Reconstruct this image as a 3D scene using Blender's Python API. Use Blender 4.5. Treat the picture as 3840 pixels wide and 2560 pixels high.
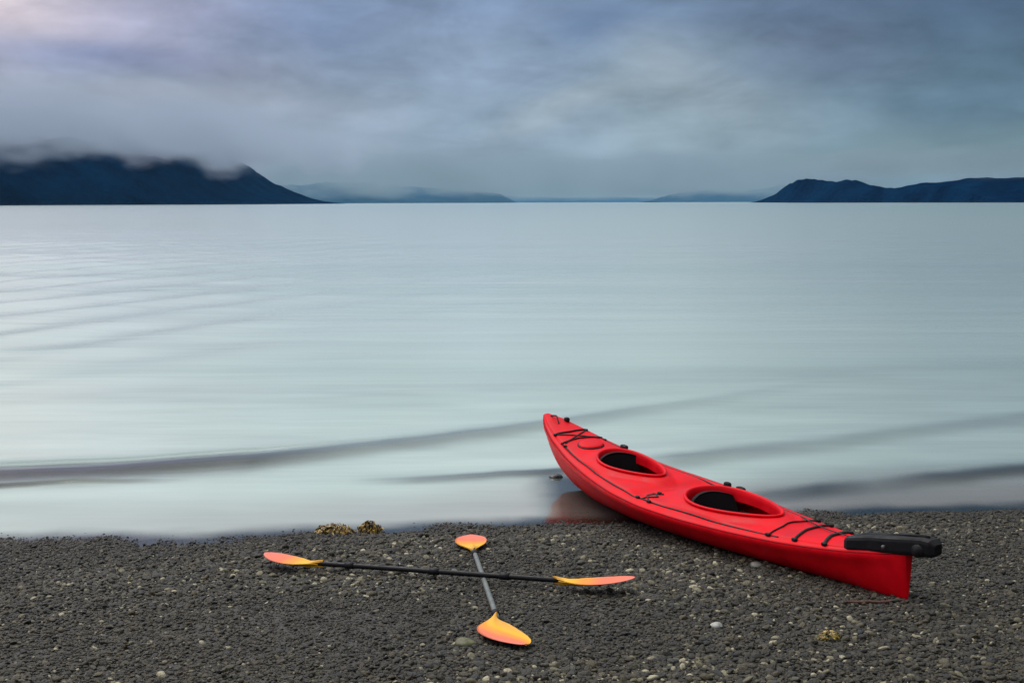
import bpy, bmesh, math, random
import numpy as np
from mathutils import Vector, Matrix
R = math.radians
random.seed(7); rng = np.random.default_rng(11)
for o in list(bpy.data.objects): bpy.data.objects.remove(o)
scene = bpy.context.scene
col = scene.collection

# ---------------------------------------------------------------- node helper
class S:
    """a socket with arithmetic"""
    def __init__(s, nt, sock): s.nt, s.k = nt, sock
    def _m(s, op, *a, clamp=False):
        n = s.nt.nodes.new('ShaderNodeMath'); n.operation = op; n.use_clamp = clamp
        for i, v in enumerate((s,) + a):
            if isinstance(v, S): s.nt.links.new(v.k, n.inputs[i])
            else: n.inputs[i].default_value = v
        return S(s.nt, n.outputs[0])
    def __add__(s, o): return s._m('ADD', o)
    def __radd__(s, o): return s._m('ADD', o)
    def __sub__(s, o): return s._m('SUBTRACT', o)
    def __mul__(s, o): return s._m('MULTIPLY', o)
    def __rmul__(s, o): return s._m('MULTIPLY', o)
    def __truediv__(s, o): return s._m('DIVIDE', o)
    def neg(s): return s._m('MULTIPLY', -1.0)
    def pow(s, o): return s._m('POWER', o)
    def exp(s): return s._m('EXPONENT')
    def clamp(s): return s._m('ADD', 0.0, clamp=True)
    def ramp(s, a, b, lo=0.0, hi=1.0, smooth=True):
        n = s.nt.nodes.new('ShaderNodeMapRange')
        n.interpolation_type = 'SMOOTHSTEP' if smooth else 'LINEAR'
        s.nt.links.new(s.k, n.inputs['Value'])
        n.inputs['From Min'].default_value = a; n.inputs['From Max'].default_value = b
        n.inputs['To Min'].default_value = lo; n.inputs['To Max'].default_value = hi
        return S(s.nt, n.outputs['Result'])
def gauss(x, y, cx, cy, wx, wy, slope=0.0):
    dx = x - cx; dy = (y - cy) - dx * slope
    q = (dx / wx).pow(2.0) + (dy / wy).pow(2.0)
    return q.neg().exp()
def node(nt, kind, **kw):
    n = nt.nodes.new(kind)
    for k, v in kw.items():
        if k.startswith('_'): setattr(n, k[1:], v)
        else:
            s = n.inputs[k.replace('__', ' ')]
            if isinstance(v, S): nt.links.new(v.k, s)
            elif isinstance(v, bpy.types.NodeSocket): nt.links.new(v, s)
            else: s.default_value = v
    return n
def cmix(nt, f, a, b, mode='MIX'):
    n = nt.nodes.new('ShaderNodeMix'); n.data_type = 'RGBA'; n.blend_type = mode
    for i, v in ((0, f), (6, a), (7, b)):
        if isinstance(v, S): nt.links.new(v.k, n.inputs[i])
        elif isinstance(v, (tuple, list)): n.inputs[i].default_value = (*v, 1) if len(v) == 3 else v
        else: n.inputs[i].default_value = v
    return S(nt, n.outputs[2])
def lin(r, g, b):
    f = lambda c: ((c / 255 + .055) / 1.055) ** 2.4 if c > 10 else c / 255 / 12.92
    return (f(r), f(g), f(b))
def cramp(nt, fac, stops):
    n = nt.nodes.new('ShaderNodeValToRGB'); cr = n.color_ramp; cr.interpolation = 'EASE'
    while len(cr.elements) < len(stops): cr.elements.new(.5)
    for e, (p, c) in zip(cr.elements, stops): e.position = p; e.color = (*c, 1)
    nt.links.new(fac.k, n.inputs[0]); return S(nt, n.outputs[0])

# ---------------------------------------------------------------- camera
CAM_H = 2.35
cam = bpy.data.cameras.new('camera'); cam_o = bpy.data.objects.new('camera', cam); col.objects.link(cam_o)
cam_o.location = (0, 0, CAM_H)
cam.lens = 45.92; cam.sensor_width = 36; cam.clip_start = .1; cam.clip_end = 60000
cam_o.rotation_euler = (Matrix.Rotation(R(90 - 6.07), 3, 'X') @ Matrix.Rotation(R(-.18), 3, 'Z')).to_euler()
scene.camera = cam_o

# ---------------------------------------------------------------- world: overcast sky
world = bpy.data.worlds.new('World'); scene.world = world; world.use_nodes = True
nt = world.node_tree; nt.nodes.clear()
SUN_EL, SUN_AZ = R(52), R(-38)           # azimuth from +Y, negative = to the left
out = nt.nodes.new('ShaderNodeOutputWorld')
tc = nt.nodes.new('ShaderNodeTexCoord'); sp = nt.nodes.new('ShaderNodeSeparateXYZ')
nt.links.new(tc.outputs['Generated'], sp.inputs[0])
X, Y, Z = (S(nt, sp.outputs[i]) for i in range(3))
az = X._m('ARCTAN2', Y) * 57.2958
el = Z._m('ARCSINE') * 57.2958
def wnoise(sx, sy, scale, detail=4, rough=.5, off=0.0, dist=0.0, shear=0.0):
    cmb = node(nt, 'ShaderNodeCombineXYZ', X=az * sx, Y=(el + az * shear) * sy, Z=off)
    n = node(nt, 'ShaderNodeTexNoise', Vector=cmb.outputs[0], Scale=scale, Detail=detail, Roughness=rough, Distortion=dist)
    return S(nt, n.outputs[0])
warp = (wnoise(.09, .16, 1.0, 3, .5, 3.1) - .5)
azw = az + warp * 9.0
elw = el + (wnoise(.07, .2, 1.0, 3, .5, 8.7) - .5) * 3.6
u = azw.ramp(-30, 30, 0, 1, False)
low = cramp(nt, u, [(0, lin(136, 144, 166)), (.2, lin(143, 150, 168)), (.4, lin(150, 166, 178)), (.6, lin(154, 170, 176)), (.75, lin(124, 152, 166)), (1, lin(100, 134, 140))])
mid = cramp(nt, u, [(0, lin(158, 160, 176)), (.25, lin(150, 160, 178)), (.5, lin(144, 164, 184)), (.65, lin(148, 166, 178)), (.8, lin(104, 132, 152)), (1, lin(70, 104, 126))])
top = cramp(nt, u, [(0, lin(178, 172, 192)), (.2, lin(158, 160, 188)), (.4, lin(132, 150, 182)), (.6, lin(122, 144, 174)), (.8, lin(84, 106, 136)), (1, lin(64, 90, 114))])
c = cmix(nt, elw.ramp(.5, 4.0), low, mid)
c = cmix(nt, elw.ramp(4.0, 8.6), c, top)
# cloud shapes
c = cmix(nt, gauss(azw, elw, -16, 6.9, 7.0, 1.1, -.36) * .5, c, lin(166, 166, 192))
c = cmix(nt, gauss(azw, elw, -22.5, 8.2, 5.8, 1.7) * .9, c, lin(226, 212, 216))
c = cmix(nt, gauss(az, elw, -17, 6.0, 4.5, .9, -.05) * .75, c, lin(120, 130, 166))
c = cmix(nt, gauss(azw, elw, -14.5, 4.1, 8.5, .75, -.03) * .65, c, lin(166, 172, 184))
c = cmix(nt, gauss(azw, elw, -16, 2.6, 7.0, .7, -.02) * .5, c, lin(156, 163, 176))
c = cmix(nt, gauss(azw, elw, -7.5, 6.9, 3.5, 1.6, -.2) * .5, c, lin(126, 146, 184))
c = cmix(nt, gauss(azw, elw, -1.5, 5.6, 3.5, 1.2) * .35, c, lin(146, 160, 188))
c = cmix(nt, gauss(az, elw, 3.6, 7.4, 2.0, 1.1, .3) * .7, c, lin(92, 116, 156))
c = cmix(nt, gauss(azw, elw, 8.0, 5.4, 3.4, 1.5, -.3) * .75, c, lin(158, 172, 184))
c = cmix(nt, gauss(azw, elw, 8.5, 3.0, 4.6, 1.4) * .6, c, lin(150, 168, 178))
c = cmix(nt, gauss(az, elw, 2.6, 4.0, 3.6, .55, .3) * .75, c, lin(172, 186, 196))
c = cmix(nt, gauss(azw, elw, 12.5, 6.6, 2.5, 1.2, -.4) * .5, c, lin(108, 124, 156))
c = cmix(nt, gauss(azw, elw, 18, 1.8, 5.0, 1.0) * .6, c, lin(114, 146, 148))
c = cmix(nt, gauss(az, elw, -6, .7, 5.0, .5) * .5, c, lin(112, 142, 170))
billow = wnoise(.17, .34, 1.0, 6, .56, 21.3, .35, -.06)
streak = wnoise(.10, .55, 1.3, 6, .55, 1.7, .6, .08)
wisp = wnoise(.25, .8, 1.2, 5, .55, 5.2, .9, -.12)
amt = ((streak - .5) * .6 + (wisp - .5) * .3 + (billow - .5) * 1.6) * el.ramp(.0, 2.5, .45, 1.0)
gain = amt * .78 + .975
cloud = nt.nodes.new('ShaderNodeVectorMath'); cloud.operation = 'SCALE'
# overcast luminance rises towards the zenith, and towards the veiled sun
sx, sy, sz = math.sin(SUN_AZ) * math.cos(SUN_EL), math.cos(SUN_AZ) * math.cos(SUN_EL), math.sin(SUN_EL)
cosang = X * sx + Y * sy + Z * sz
lift = el.ramp(8, 50, 1.0, 2.15) * (cosang.ramp(.3, 1.0, 0.0, .65) * el.ramp(6, 26) + 1.0) * X.ramp(-.8, .8, 1.14, .80)
c = cmix(nt, el.ramp(12, 45, 0, .75), c, (.475, .475, .445))
nt.links.new(c.k, cloud.inputs[0]); nt.links.new((gain * lift).k, cloud.inputs['Scale'])
bg = node(nt, 'ShaderNodeBackground', Color=cloud.outputs[0], Strength=1.0)
sky = nt.nodes.new('ShaderNodeTexSky'); sky.sky_type = 'NISHITA'; sky.sun_disc = False
sky.sun_elevation = SUN_EL; sky.sun_rotation = SUN_AZ
bg2 = node(nt, 'ShaderNodeBackground', Color=sky.outputs[0], Strength=.06)
mx = node(nt, 'ShaderNodeMixShader', Fac=.94); nt.links.new(bg2.outputs[0], mx.inputs[1]); nt.links.new(bg.outputs[0], mx.inputs[2])
nt.links.new(mx.outputs[0], out.inputs['Surface'])
world.cycles.sampling_method = 'MANUAL'; world.cycles.sample_map_resolution = 1024

# ---------------------------------------------------------------- veiled sun
sun = bpy.data.lights.new('sun', 'SUN'); sun.energy = 1.5; sun.angle = R(28); sun.color = (1, .96, .9)
sun_o = bpy.data.objects.new('sun', sun); col.objects.link(sun_o)
sun_o.rotation_euler = Vector((sx, sy, sz)).to_track_quat('Z', 'Y').to_euler()

vs = scene.view_settings; vs.view_transform = 'Standard'; vs.look = 'None'; vs.exposure = 0; vs.gamma = 1; vs.use_curve_mapping = False
scene.render.engine = 'CYCLES'; cy = scene.cycles
cy.use_denoising = True; cy.denoiser = 'OPENIMAGEDENOISE'; cy.max_bounces = 7; cy.transparent_max_bounces = 10; cy.volume_bounces = 1
cy.caustics_reflective = False; cy.caustics_refractive = False; cy.sample_clamp_indirect = 4

# ---------------------------------------------------------------- helpers
def vnoise(x, y, seed=0):
    """smooth lattice noise in -1..1"""
    x = np.asarray(x, float); y = np.asarray(y, float)
    xi = np.floor(x).astype(np.int64); yi = np.floor(y).astype(np.int64)
    fx = x - xi; fy = y - yi
    fx = fx * fx * fx * (fx * (fx * 6 - 15) + 10); fy = fy * fy * fy * (fy * (fy * 6 - 15) + 10)
    def h(a, b):
        n = (a * 374761393 + b * 668265263 + seed * 974711) & 0x7fffffff
        n = ((n ^ (n >> 13)) * 1274126177) & 0x7fffffff
        return ((n ^ (n >> 16)) & 0xffff) / 32767.5 - 1
    return (h(xi, yi) * (1 - fx) + h(xi + 1, yi) * fx) * (1 - fy) + (h(xi, yi + 1) * (1 - fx) + h(xi + 1, yi + 1) * fx) * fy
def fbm(x, y, oct=4, seed=0):
    s = 0; a = .5
    for k in range(oct): s = s + a * vnoise(x * 2 ** k + 17.3 * k, y * 2 ** k - 9.1 * k, seed + k); a *= .5
    return s
def smooth(a, b, x):
    t = np.clip((np.asarray(x, float) - a) / (b - a), 0, 1); return t * t * (3 - 2 * t)

def link(name, me, parent=None, **props):
    o = bpy.data.objects.new(name, me); col.objects.link(o)
    if parent: o.parent = parent
    for k, v in props.items(): o[k] = v
    return o
def mesh(name, verts, faces, mat, sm=True):
    me = bpy.data.meshes.new(name); me.from_pydata([tuple(v) for v in verts], [], faces)
    me.materials.append(mat)
    if sm: me.polygons.foreach_set('use_smooth', [True] * len(me.polygons))
    me.update(); return me
def grid_mesh(name, P, mat):
    """P: (rows, cols, 3)"""
    r, c_, _ = P.shape
    i = np.arange(r * c_).reshape(r, c_)
    q = np.stack([i[:-1, :-1], i[:-1, 1:], i[1:, 1:], i[1:, :-1]], -1).reshape(-1, 4)
    me = bpy.data.meshes.new(name)
    me.vertices.add(r * c_); me.vertices.foreach_set('co', P.reshape(-1).astype(np.float32))
    me.loops.add(q.size); me.polygons.add(len(q))
    me.loops.foreach_set('vertex_index', q.reshape(-1)); me.polygons.foreach_set('loop_start', np.arange(0, q.size, 4))
    me.update(calc_edges=True); me.validate()
    me.polygons.foreach_set('use_smooth', np.ones(len(me.polygons), bool)); me.materials.append(mat)
    return me
def attr(me, name, data, dom='POINT'):
    a = me.attributes.new(name, 'FLOAT', dom); a.data.foreach_set('value', np.asarray(data, np.float32).reshape(-1))
def tube_geo(pts, r, n=10, caps=True):
    """verts, faces of a tube along pts; r a number or a list"""
    pts = [Vector(p) for p in pts]; m = len(pts); rr = r if hasattr(r, '__len__') else [r] * m
    V, F = [], []; up = Vector((0, 0, 1)); prev = None
    for i, p in enumerate(pts):
        t = (pts[min(i + 1, m - 1)] - pts[max(i - 1, 0)]).normalized()
        if prev is None:
            a = t.cross(up);
            if a.length < 1e-3: a = t.cross(Vector((1, 0, 0)))
            a.normalize()
        else: a = (prev - t * prev.dot(t)).normalized()
        prev = a; b = t.cross(a)
        for k in range(n):
            w = 2 * math.pi * k / n; V.append(p + (a * math.cos(w) + b * math.sin(w)) * rr[i])
    for i in range(m - 1):
        for k in range(n): F.append((i * n + k, i * n + (k + 1) % n, (i + 1) * n + (k + 1) % n, (i + 1) * n + k))
    if caps: F += [tuple(range(n))[::-1], tuple((m - 1) * n + k for k in range(n))]
    return V, F
def join(parts):
    V, F = [], []
    for v, f in parts:
        b = len(V); V += list(v); F += [tuple(i + b for i in q) for q in f]
    return V, F
def spline(pts, n):
    """Catmull-Rom through pts"""
    P = [Vector(p) for p in pts]; P = [P[0] * 2 - P[1]] + P + [P[-1] * 2 - P[-2]]; o = []
    segs = len(P) - 3
    for j in range(n + 1):
        x = j / n * segs; i = min(int(x), segs - 1); t = x - i; a, b, c_, d = P[i:i + 4]
        o.append(.5 * ((2 * b) + (c_ - a) * t + (2 * a - 5 * b + 4 * c_ - d) * t * t + (3 * b - a - 3 * c_ + d) * t ** 3))
    return o

def new_mat(name):
    m = bpy.data.materials.new(name); m.use_nodes = True; nt = m.node_tree; nt.nodes.clear()
    o = nt.nodes.new('ShaderNodeOutputMaterial'); return m, nt, o
def noise_of(nt, vec, scale, detail=4, rough=.5, dist=0.0, stretch=None):
    v = vec
    if stretch:
        mp = node(nt, 'ShaderNodeMapping'); nt.links.new(vec, mp.inputs[0]); mp.inputs['Scale'].default_value = stretch; v = mp.outputs[0]
    return S(nt, node(nt, 'ShaderNodeTexNoise', Vector=v, Scale=scale, Detail=detail, Roughness=rough, Distortion=dist).outputs[0])
def bump(nt, h, strength, dist):
    return node(nt, 'ShaderNodeBump', Height=h, Strength=strength, Distance=dist).outputs[0]
def plastic(name, colr, rough=.4, var=.12, bstr=.15, scale=9, coat=0.0, spec=.5):
    m, nt, o = new_mat(name); tc = nt.nodes.new('ShaderNodeTexCoord'); g = tc.outputs['Object']
    n1 = noise_of(nt, g, scale, 5, .6); n2 = noise_of(nt, g, scale * 9, 3, .5)
    d = tuple(x * (1 - var * 2.2) for x in colr); l = tuple(min(1, x * (1 + var) + var * .02) for x in colr)
    cc = cmix(nt, n1.ramp(.3, .7), d, l)
    b = node(nt, 'ShaderNodeBsdfPrincipled', Base__Color=cc, Roughness=n1.ramp(.25, .75, rough * .75, min(1, rough * 1.35)), Normal=bump(nt, n2, bstr, .002))
    b.inputs['Coat Weight'].default_value = coat; b.inputs['Specular IOR Level'].default_value = spec
    nt.links.new(b.outputs[0], o.inputs[0]); return m

# ---------------------------------------------------------------- beach
def shore_y(x):
    x = np.asarray(x, float)
    return 9.42 + .118 * x + .07 * fbm(x * .55, 3.0 + 0 * x, 3, 5) + .05 * fbm(x * 3.1, 7.0 + 0 * x, 3, 6) - .10 * np.exp(-((x + 2.1) / .8) ** 2) + .05 * np.exp(-((x - 3.2) / .8) ** 2)
def ground(x, y):
    x = np.asarray(x, float); y = np.asarray(y, float)
    d = shore_y(x) - y
    z = np.where(d > 0, .058 * d - .0006 * d * d * (d < 30), .062 * d)
    z = np.where(d > 30, .058 * 30 - .0006 * 900 + (d - 30) * .02, z)
    z = np.maximum(z, -3.5)
    ks = (x - 2.185) * -.4158 + (y - 7.03) * .909; ky = np.abs((x - 2.185) * .909 + (y - 7.03) * .4158)
    z = z + .020 * np.exp(-((ky - (.09 + .10 * np.clip(ks, 0, 2))) / .05) ** 2) * smooth(2.4, 1.2, ks) * smooth(-.25, .05, ks) * (.7 + .5 * vnoise(ks * 6, ky * 9, 77))
    near = np.exp(-np.maximum(0, np.abs(d) - 8) / 6)
    return z + near * (.016 * fbm(x * 1.3, y * 1.7, 3, 21) + .010 * fbm(x * 4.2, y * 5, 2, 31)) * smooth(-2, .3, d)

mat_grit, nt, o = new_mat('wet_grit')
g = nt.nodes.new('ShaderNodeNewGeometry').outputs['Position']
n1 = noise_of(nt, g, 55, 6, .65); n2 = noise_of(nt, g, 1.3, 3, .5); vo = node(nt, 'ShaderNodeTexVoronoi', Vector=g, Scale=48.0)
cc = cmix(nt, n1.ramp(.35, .7), lin(34, 33, 30), lin(80, 76, 68)); cc = cmix(nt, n2.ramp(.35, .65, 0, .35), cc, lin(52, 48, 42))
b = node(nt, 'ShaderNodeBsdfPrincipled', Base__Color=cc, Roughness=.75, Normal=bump(nt, S(nt, vo.outputs[0]) * .6 + n1, .9, .012))
nt.links.new(b.outputs[0], o.inputs[0])

def axis_pts(*segs):
    r = []
    for a, b_, n in segs: r += list(np.linspace(a, b_, n, endpoint=False))
    return np.array(r + [segs[-1][1]])
ys = np.concatenate([-np.geomspace(400, 3, 18), np.arange(-2.5, 4, .5), np.arange(4, 16, .06), np.geomspace(16, 30000, 60)])
hx = np.concatenate([np.arange(0, 6.5, .06), np.geomspace(6.5, 30000, 60)]); xs = np.concatenate([-hx[:0:-1], hx])
GX, GY = np.meshgrid(xs, ys)
P = np.stack([GX, GY, ground(GX, GY)], -1)
link('beach', grid_mesh('beach', P, mat_grit), kind='structure')

# ---------------------------------------------------------------- water
def ridge(x, y, pts, w, a0, fade=.8):
    """a low swell front along the polyline pts (x, y): 0..1 profile"""
    px = np.array([p[0] for p in pts]); py = np.array([p[1] for p in pts]); wt = np.array([p[2] for p in pts])
    cy_ = np.interp(x, px, py) + .10 * fbm(x * 1.4, 0 * x + a0 * 100, 4, 3); k = np.interp(x, px, wt)
    return (y - cy_) / w, k
SWELLS = [  # points (x, y, strength), width, height
    ([(-9, 10.0, 1), (-4.4, 11.0, 1), (-3.4, 11.25, 1), (-2.3, 11.7, .95), (-1.4, 12.3, .7), (.3, 13.6, .55), (2.5, 15.5, .2), (5, 18, 0)], .38, .072),
    ([(-9, 9.6, 1), (-4.3, 10.72, 1), (-3.2, 10.92, .7), (-2.6, 11.0, 0), (9, 13, 0)], .10, .020),
    ([(-9, 9, 0), (-1.4, 10.85, 0), (-.8, 10.95, .6), (.36, 11.25, .9), (1.2, 11.55, .5), (2.6, 12.2, .0)], .16, .024),
    ([(-9, 9, 0), (.8, 11.5, 0), (1.5, 11.8, .6), (3.1, 12.6, .38), (5.7, 14.2, .32), (12, 18, .3)], .38, .045),
    ([(-9, 9, 0), (1.3, 10.0, 0), (1.9, 10.25, .6), (2.5, 10.5, .85), (3.0, 10.68, .4), (3.6, 10.95, .8), (4.6, 11.35, .85), (10, 13.5, .8)], .26, .030),
    ([(-40, 12, .0), (-9, 15, .0), (-2, 17.2, .05), (2, 17.6, .2), (6, 18.5, .2), (20, 22, .1)], .9, .03),
]
def water_fields(x, y):
    z = 0 * x; dark = 0 * x
    for pts, w, a in SWELLS:
        d, k = ridge(x, y, pts, w, a)
        z = z + a * k * np.exp(-np.where(d < 0, d * d * 2.2, d * d * .45))
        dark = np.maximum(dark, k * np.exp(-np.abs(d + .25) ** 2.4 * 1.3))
    # long low ripples out on the left, running in at a slant
    ph = (y - 1.9 * x) / 2.15 + .9 * fbm(x * .06, y * .03, 2, 9)
    amp = smooth(14, 24, y) * np.exp(-np.maximum(0, y - 60) / 60) * (smooth(.02, -.36, x / y) + .12)
    lam = 2.3 + y * .012
    z = z + amp * .050 * (y / 25) ** .5 * np.sin(2 * np.pi * ph / lam + 1.5 * fbm(x * .1, y * .15, 2, 4)) * (.55 + .8 * fbm(x * .12, y * .3, 2, 14))
    z = z + .008 * smooth(12, 16, y) * fbm(x * .25, y * .9, 3, 40) * np.minimum(3, y / 20) * np.exp(-y / 400)
    return z, dark
yw = np.concatenate([np.arange(7.2, 14, .035), np.geomspace(14, 120, 420), np.geomspace(122, 30000, 70)])
uw = np.linspace(-1, 1, 261); uw = np.sign(uw) * np.abs(uw) ** 1.15
half = .62 * yw + 7 + .4 * np.maximum(0, yw - 200)
WX = half[:, None] * uw[None, :]; WY = np.repeat(yw[:, None], len(uw), 1)
wz, wdark = water_fields(WX, WY)
gz = ground(WX, WY)
depth = np.maximum(0, -gz)
# swash: thin film following the slope at the edge
dsh = WY - shore_y(WX)
wz = wz * smooth(.0, 1.0, dsh) + .006
foam = smooth(-.08, .30, dsh + .12 * fbm(WX * 2.2, WY * 3.5, 3, 51)) 
rightclear = smooth(1.2, 2.8, WX) * smooth(2.2, .3, dsh + .3 * fbm(WX * 1.1, WY * 2.0, 3, 92)) 
milk = foam * (.86 + .12 * fbm(WX * .7, WY * 2.4, 3, 61)) * (1 - .50 * rightclear)
milk = np.maximum(milk, smooth(2.5, 9, dsh) * .93)
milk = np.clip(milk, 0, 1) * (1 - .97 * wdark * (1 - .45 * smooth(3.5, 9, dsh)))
hull_shade = smooth(.08, .40, WX + .06 * fbm(WX * 3, WY * 3, 2, 95)) * smooth(11.4, 10.9, WY) * smooth(.4, .1, (WX - 2.185) * .908 + (WY - 7.03) * .416)  # dark reflection and shade of the hull, put into the water's clearness
milk = milk * (1 - .90 * hull_shade)
mat_water, nt, o = new_mat('glacial_water')
at = node(nt, 'ShaderNodeAttribute', _attribute_name='milk'); milk_s = S(nt, at.outputs['Fac'])
geo = nt.nodes.new('ShaderNodeNewGeometry'); g = geo.outputs['Position']
st1 = noise_of(nt, g, 1.0, 4, .5, .3, (.10, .9, 1)); st2 = noise_of(nt, g, 1.0, 3, .5, .2, (.012, .12, 1)); fine = noise_of(nt, g, 1.0, 4, .55, .2, (1.6, 7.0, 1))
body = cmix(nt, st2.ramp(.3, .7), (.53, .675, .585), (.63, .745, .665))
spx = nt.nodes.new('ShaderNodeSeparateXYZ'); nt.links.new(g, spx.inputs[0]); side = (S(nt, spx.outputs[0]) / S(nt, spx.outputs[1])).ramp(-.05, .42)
body = cmix(nt, side * .75, body, (.34, .45, .44))  # body colour darkened to the right, painting in the duller sky reflection
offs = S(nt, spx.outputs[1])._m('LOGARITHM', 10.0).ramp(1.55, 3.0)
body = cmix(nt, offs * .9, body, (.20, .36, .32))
sil = S(nt, node(nt, 'ShaderNodeAttribute', _attribute_name='silt').outputs['Fac'])
body = cmix(nt, sil * .9, body, (.43, .41, .375))
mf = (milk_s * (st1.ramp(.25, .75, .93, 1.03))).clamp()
nrm = bump(nt, st1 * 1.0 + fine * .12, .25, .05)
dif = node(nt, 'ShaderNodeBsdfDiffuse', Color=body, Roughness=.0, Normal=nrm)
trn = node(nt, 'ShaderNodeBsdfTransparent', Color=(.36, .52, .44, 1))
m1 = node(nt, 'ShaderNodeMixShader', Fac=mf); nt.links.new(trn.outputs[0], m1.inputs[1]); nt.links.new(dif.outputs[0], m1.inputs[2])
glo = node(nt, 'ShaderNodeBsdfGlossy', Color=(1, 1, 1, 1), Roughness=S(nt, spx.outputs[1]).ramp(10, 26, .10, .17), Normal=nrm)
fr = node(nt, 'ShaderNodeFresnel', IOR=1.33, Normal=nrm)
m2 = node(nt, 'ShaderNodeMixShader', Fac=S(nt, fr.outputs[0])._m('MINIMUM', .74)); nt.links.new(m1.outputs[0], m2.inputs[1]); nt.links.new(glo.outputs[0], m2.inputs[2])
nt.links.new(m2.outputs[0], o.inputs[0])
keep = gz < wz + .02
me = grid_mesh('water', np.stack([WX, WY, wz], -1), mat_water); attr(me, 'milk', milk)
attr(me, 'silt', smooth(1.9, .1, dsh + .35 * fbm(WX * .8, WY * 1.6, 3, 91)) * (.35 + .65 * smooth(-4.5, 1.5, WX)) * (1 - .8 * hull_shade))
link('water', me, kind='structure')

# ---------------------------------------------------------------- mountains
def land_mat(name, a, b_):
    m, nt, o = new_mat(name); g = nt.nodes.new('ShaderNodeNewGeometry').outputs['Position']
    n1 = noise_of(nt, g, .012, 6, .6); cc = cmix(nt, n1.ramp(.35, .65), a, b_)
    n2 = noise_of(nt, g, .05, 5, .6)
    b = node(nt, 'ShaderNodeBsdfPrincipled', Base__Color=cc, Roughness=.95, Normal=bump(nt, n2, .8, 12.0)); b.inputs['Specular IOR Level'].default_value = .0
    nt.links.new(b.outputs[0], o.inputs[0]); return m
def horizon_px(px): return 465 - (px - 1176) * math.tan(R(.18))
def mountain(name, prof, dist, depth_m, mat, seed):
    """prof: (bearing px, top px) outline; dist: (px, distance) pairs for its shore"""
    pxs = np.linspace(prof[0][0], prof[-1][0], 320)
    tops = np.interp(pxs, [p[0] for p in prof], [p[1] for p in prof])
    hz = horizon_px(pxs)
    D = np.interp(pxs, [d[0] for d in dist], [d[1] for d in dist])
    rows = []
    V = np.linspace(0, 1, 44)
    hgt = np.maximum(.5, (hz - tops) / 3000 * (D + depth_m * .55) + 2.35 * (hz > tops))
    for v in V:
        dd = D + depth_m * v
        prof_v = math.sin(min(1, v / .55) * math.pi / 2) ** .8 if v < .55 else math.cos((v - .55) / .45 * math.pi / 2) ** .9
        X = (pxs - 1176) / 3000 * (D + depth_m * .55); Yd = dd
        n = fbm(X / 90, Yd / 90, 4, seed); rg = 1 - np.abs(fbm(X / 160, Yd / 300, 3, seed + 9)) * 2
        z = hgt * prof_v * (1 + .05 * fbm(X / 28, Yd / 28, 3, seed + 5)) * (1 + .22 * n * (1 - abs(v - .55)) + .10 * (rg - .6)) if v < .5 or v > .62 else hgt * prof_v * (1 + .05 * n + .05 * fbm(X / 22, Yd / 40, 3, seed + 6))
        if v == 0: z = z * 0 - 4
        rows.append(np.stack([X, Yd, z], -1))
    return link(name, grid_mesh(name, np.array(rows), mat), kind='structure')
mat_f1 = land_mat('hazed_forest_slopes', (.0003, .008, .032), (.001, .018, .056))  # blue of the hazy air is mixed into the forest colour
mat_f2 = land_mat('hazed_far_slopes', (.045, .115, .185), (.055, .13, .20))  # distance haze painted into the colour, paler than the near slopes
mountain('mountain', [(-700, 250), (-300, 285), (0, 322), (60, 320), (110, 322), (160, 338), (240, 330), (310, 335), (360, 346), (420, 352), (480, 352), (520, 372), (560, 392), (600, 412), (640, 434), (680, 452), (715, 461), (740, 468)],
         [(-700, 1500), (0, 1800), (740, 2900)], 1500, mat_f1, 3)
mountain('mountain', [(1768, 466), (1790, 452), (1812, 436), (1836, 412), (1862, 413), (1895, 421), (1930, 417), (1975, 427), (2020, 438), (2070, 431), (2120, 425), (2180, 416), (2240, 412), (2352, 412), (2600, 390), (3000, 360)],
         [(1768, 2600), (2100, 1900), (3000, 1500)], 700, mat_f1, 13)
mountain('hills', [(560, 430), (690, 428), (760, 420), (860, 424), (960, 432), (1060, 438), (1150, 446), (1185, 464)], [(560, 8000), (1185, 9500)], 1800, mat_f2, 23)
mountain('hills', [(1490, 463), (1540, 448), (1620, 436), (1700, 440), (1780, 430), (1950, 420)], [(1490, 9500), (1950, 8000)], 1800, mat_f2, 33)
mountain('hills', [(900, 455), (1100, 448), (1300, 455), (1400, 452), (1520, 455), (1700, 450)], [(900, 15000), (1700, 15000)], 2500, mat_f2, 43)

# ---------------------------------------------------------------- gravel (nobody could count it)
mat_peb, nt, o = new_mat('pebble')
ti = node(nt, 'ShaderNodeAttribute', _attribute_type='INSTANCER', _attribute_name='tone'); tone = S(nt, ti.outputs['Fac'])
hi_ = node(nt, 'ShaderNodeAttribute', _attribute_type='INSTANCER', _attribute_name='hue'); hue = S(nt, hi_.outputs['Fac'])
tc = nt.nodes.new('ShaderNodeTexCoord')
cc = cramp(nt, tone, [(0, lin(20, 20, 16)), (.4, lin(40, 37, 25)), (.75, lin(76, 70, 49)), (.92, lin(132, 126, 98)), (1, lin(184, 176, 146))])
cc = cmix(nt, hue.ramp(.55, .95, 0, .5), cc, lin(98, 86, 52)); cc = cmix(nt, hue.ramp(.35, .05, 0, .4), cc, lin(62, 70, 72))
nn = noise_of(nt, tc.outputs['Object'], 2.2, 4, .6)
cc = cmix(nt, nn.ramp(.35, .75, 0, .35), cc, lin(48, 46, 42))
b = node(nt, 'ShaderNodeBsdfPrincipled', Base__Color=cc, Roughness=.55, Normal=bump(nt, nn, .4, .3))
nt.links.new(b.outputs[0], o.inputs[0])
def scatter(n, x0, x1, y0, y1):
    x = rng.uniform(x0, x1, n); y = rng.uniform(y0, y1, n)
    k = np.abs(x) < .47 * y + 1.2
    return x[k], y[k]
gx, gy = scatter(400000, -6.0, 6.0, 4.6, 10.6)
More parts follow.
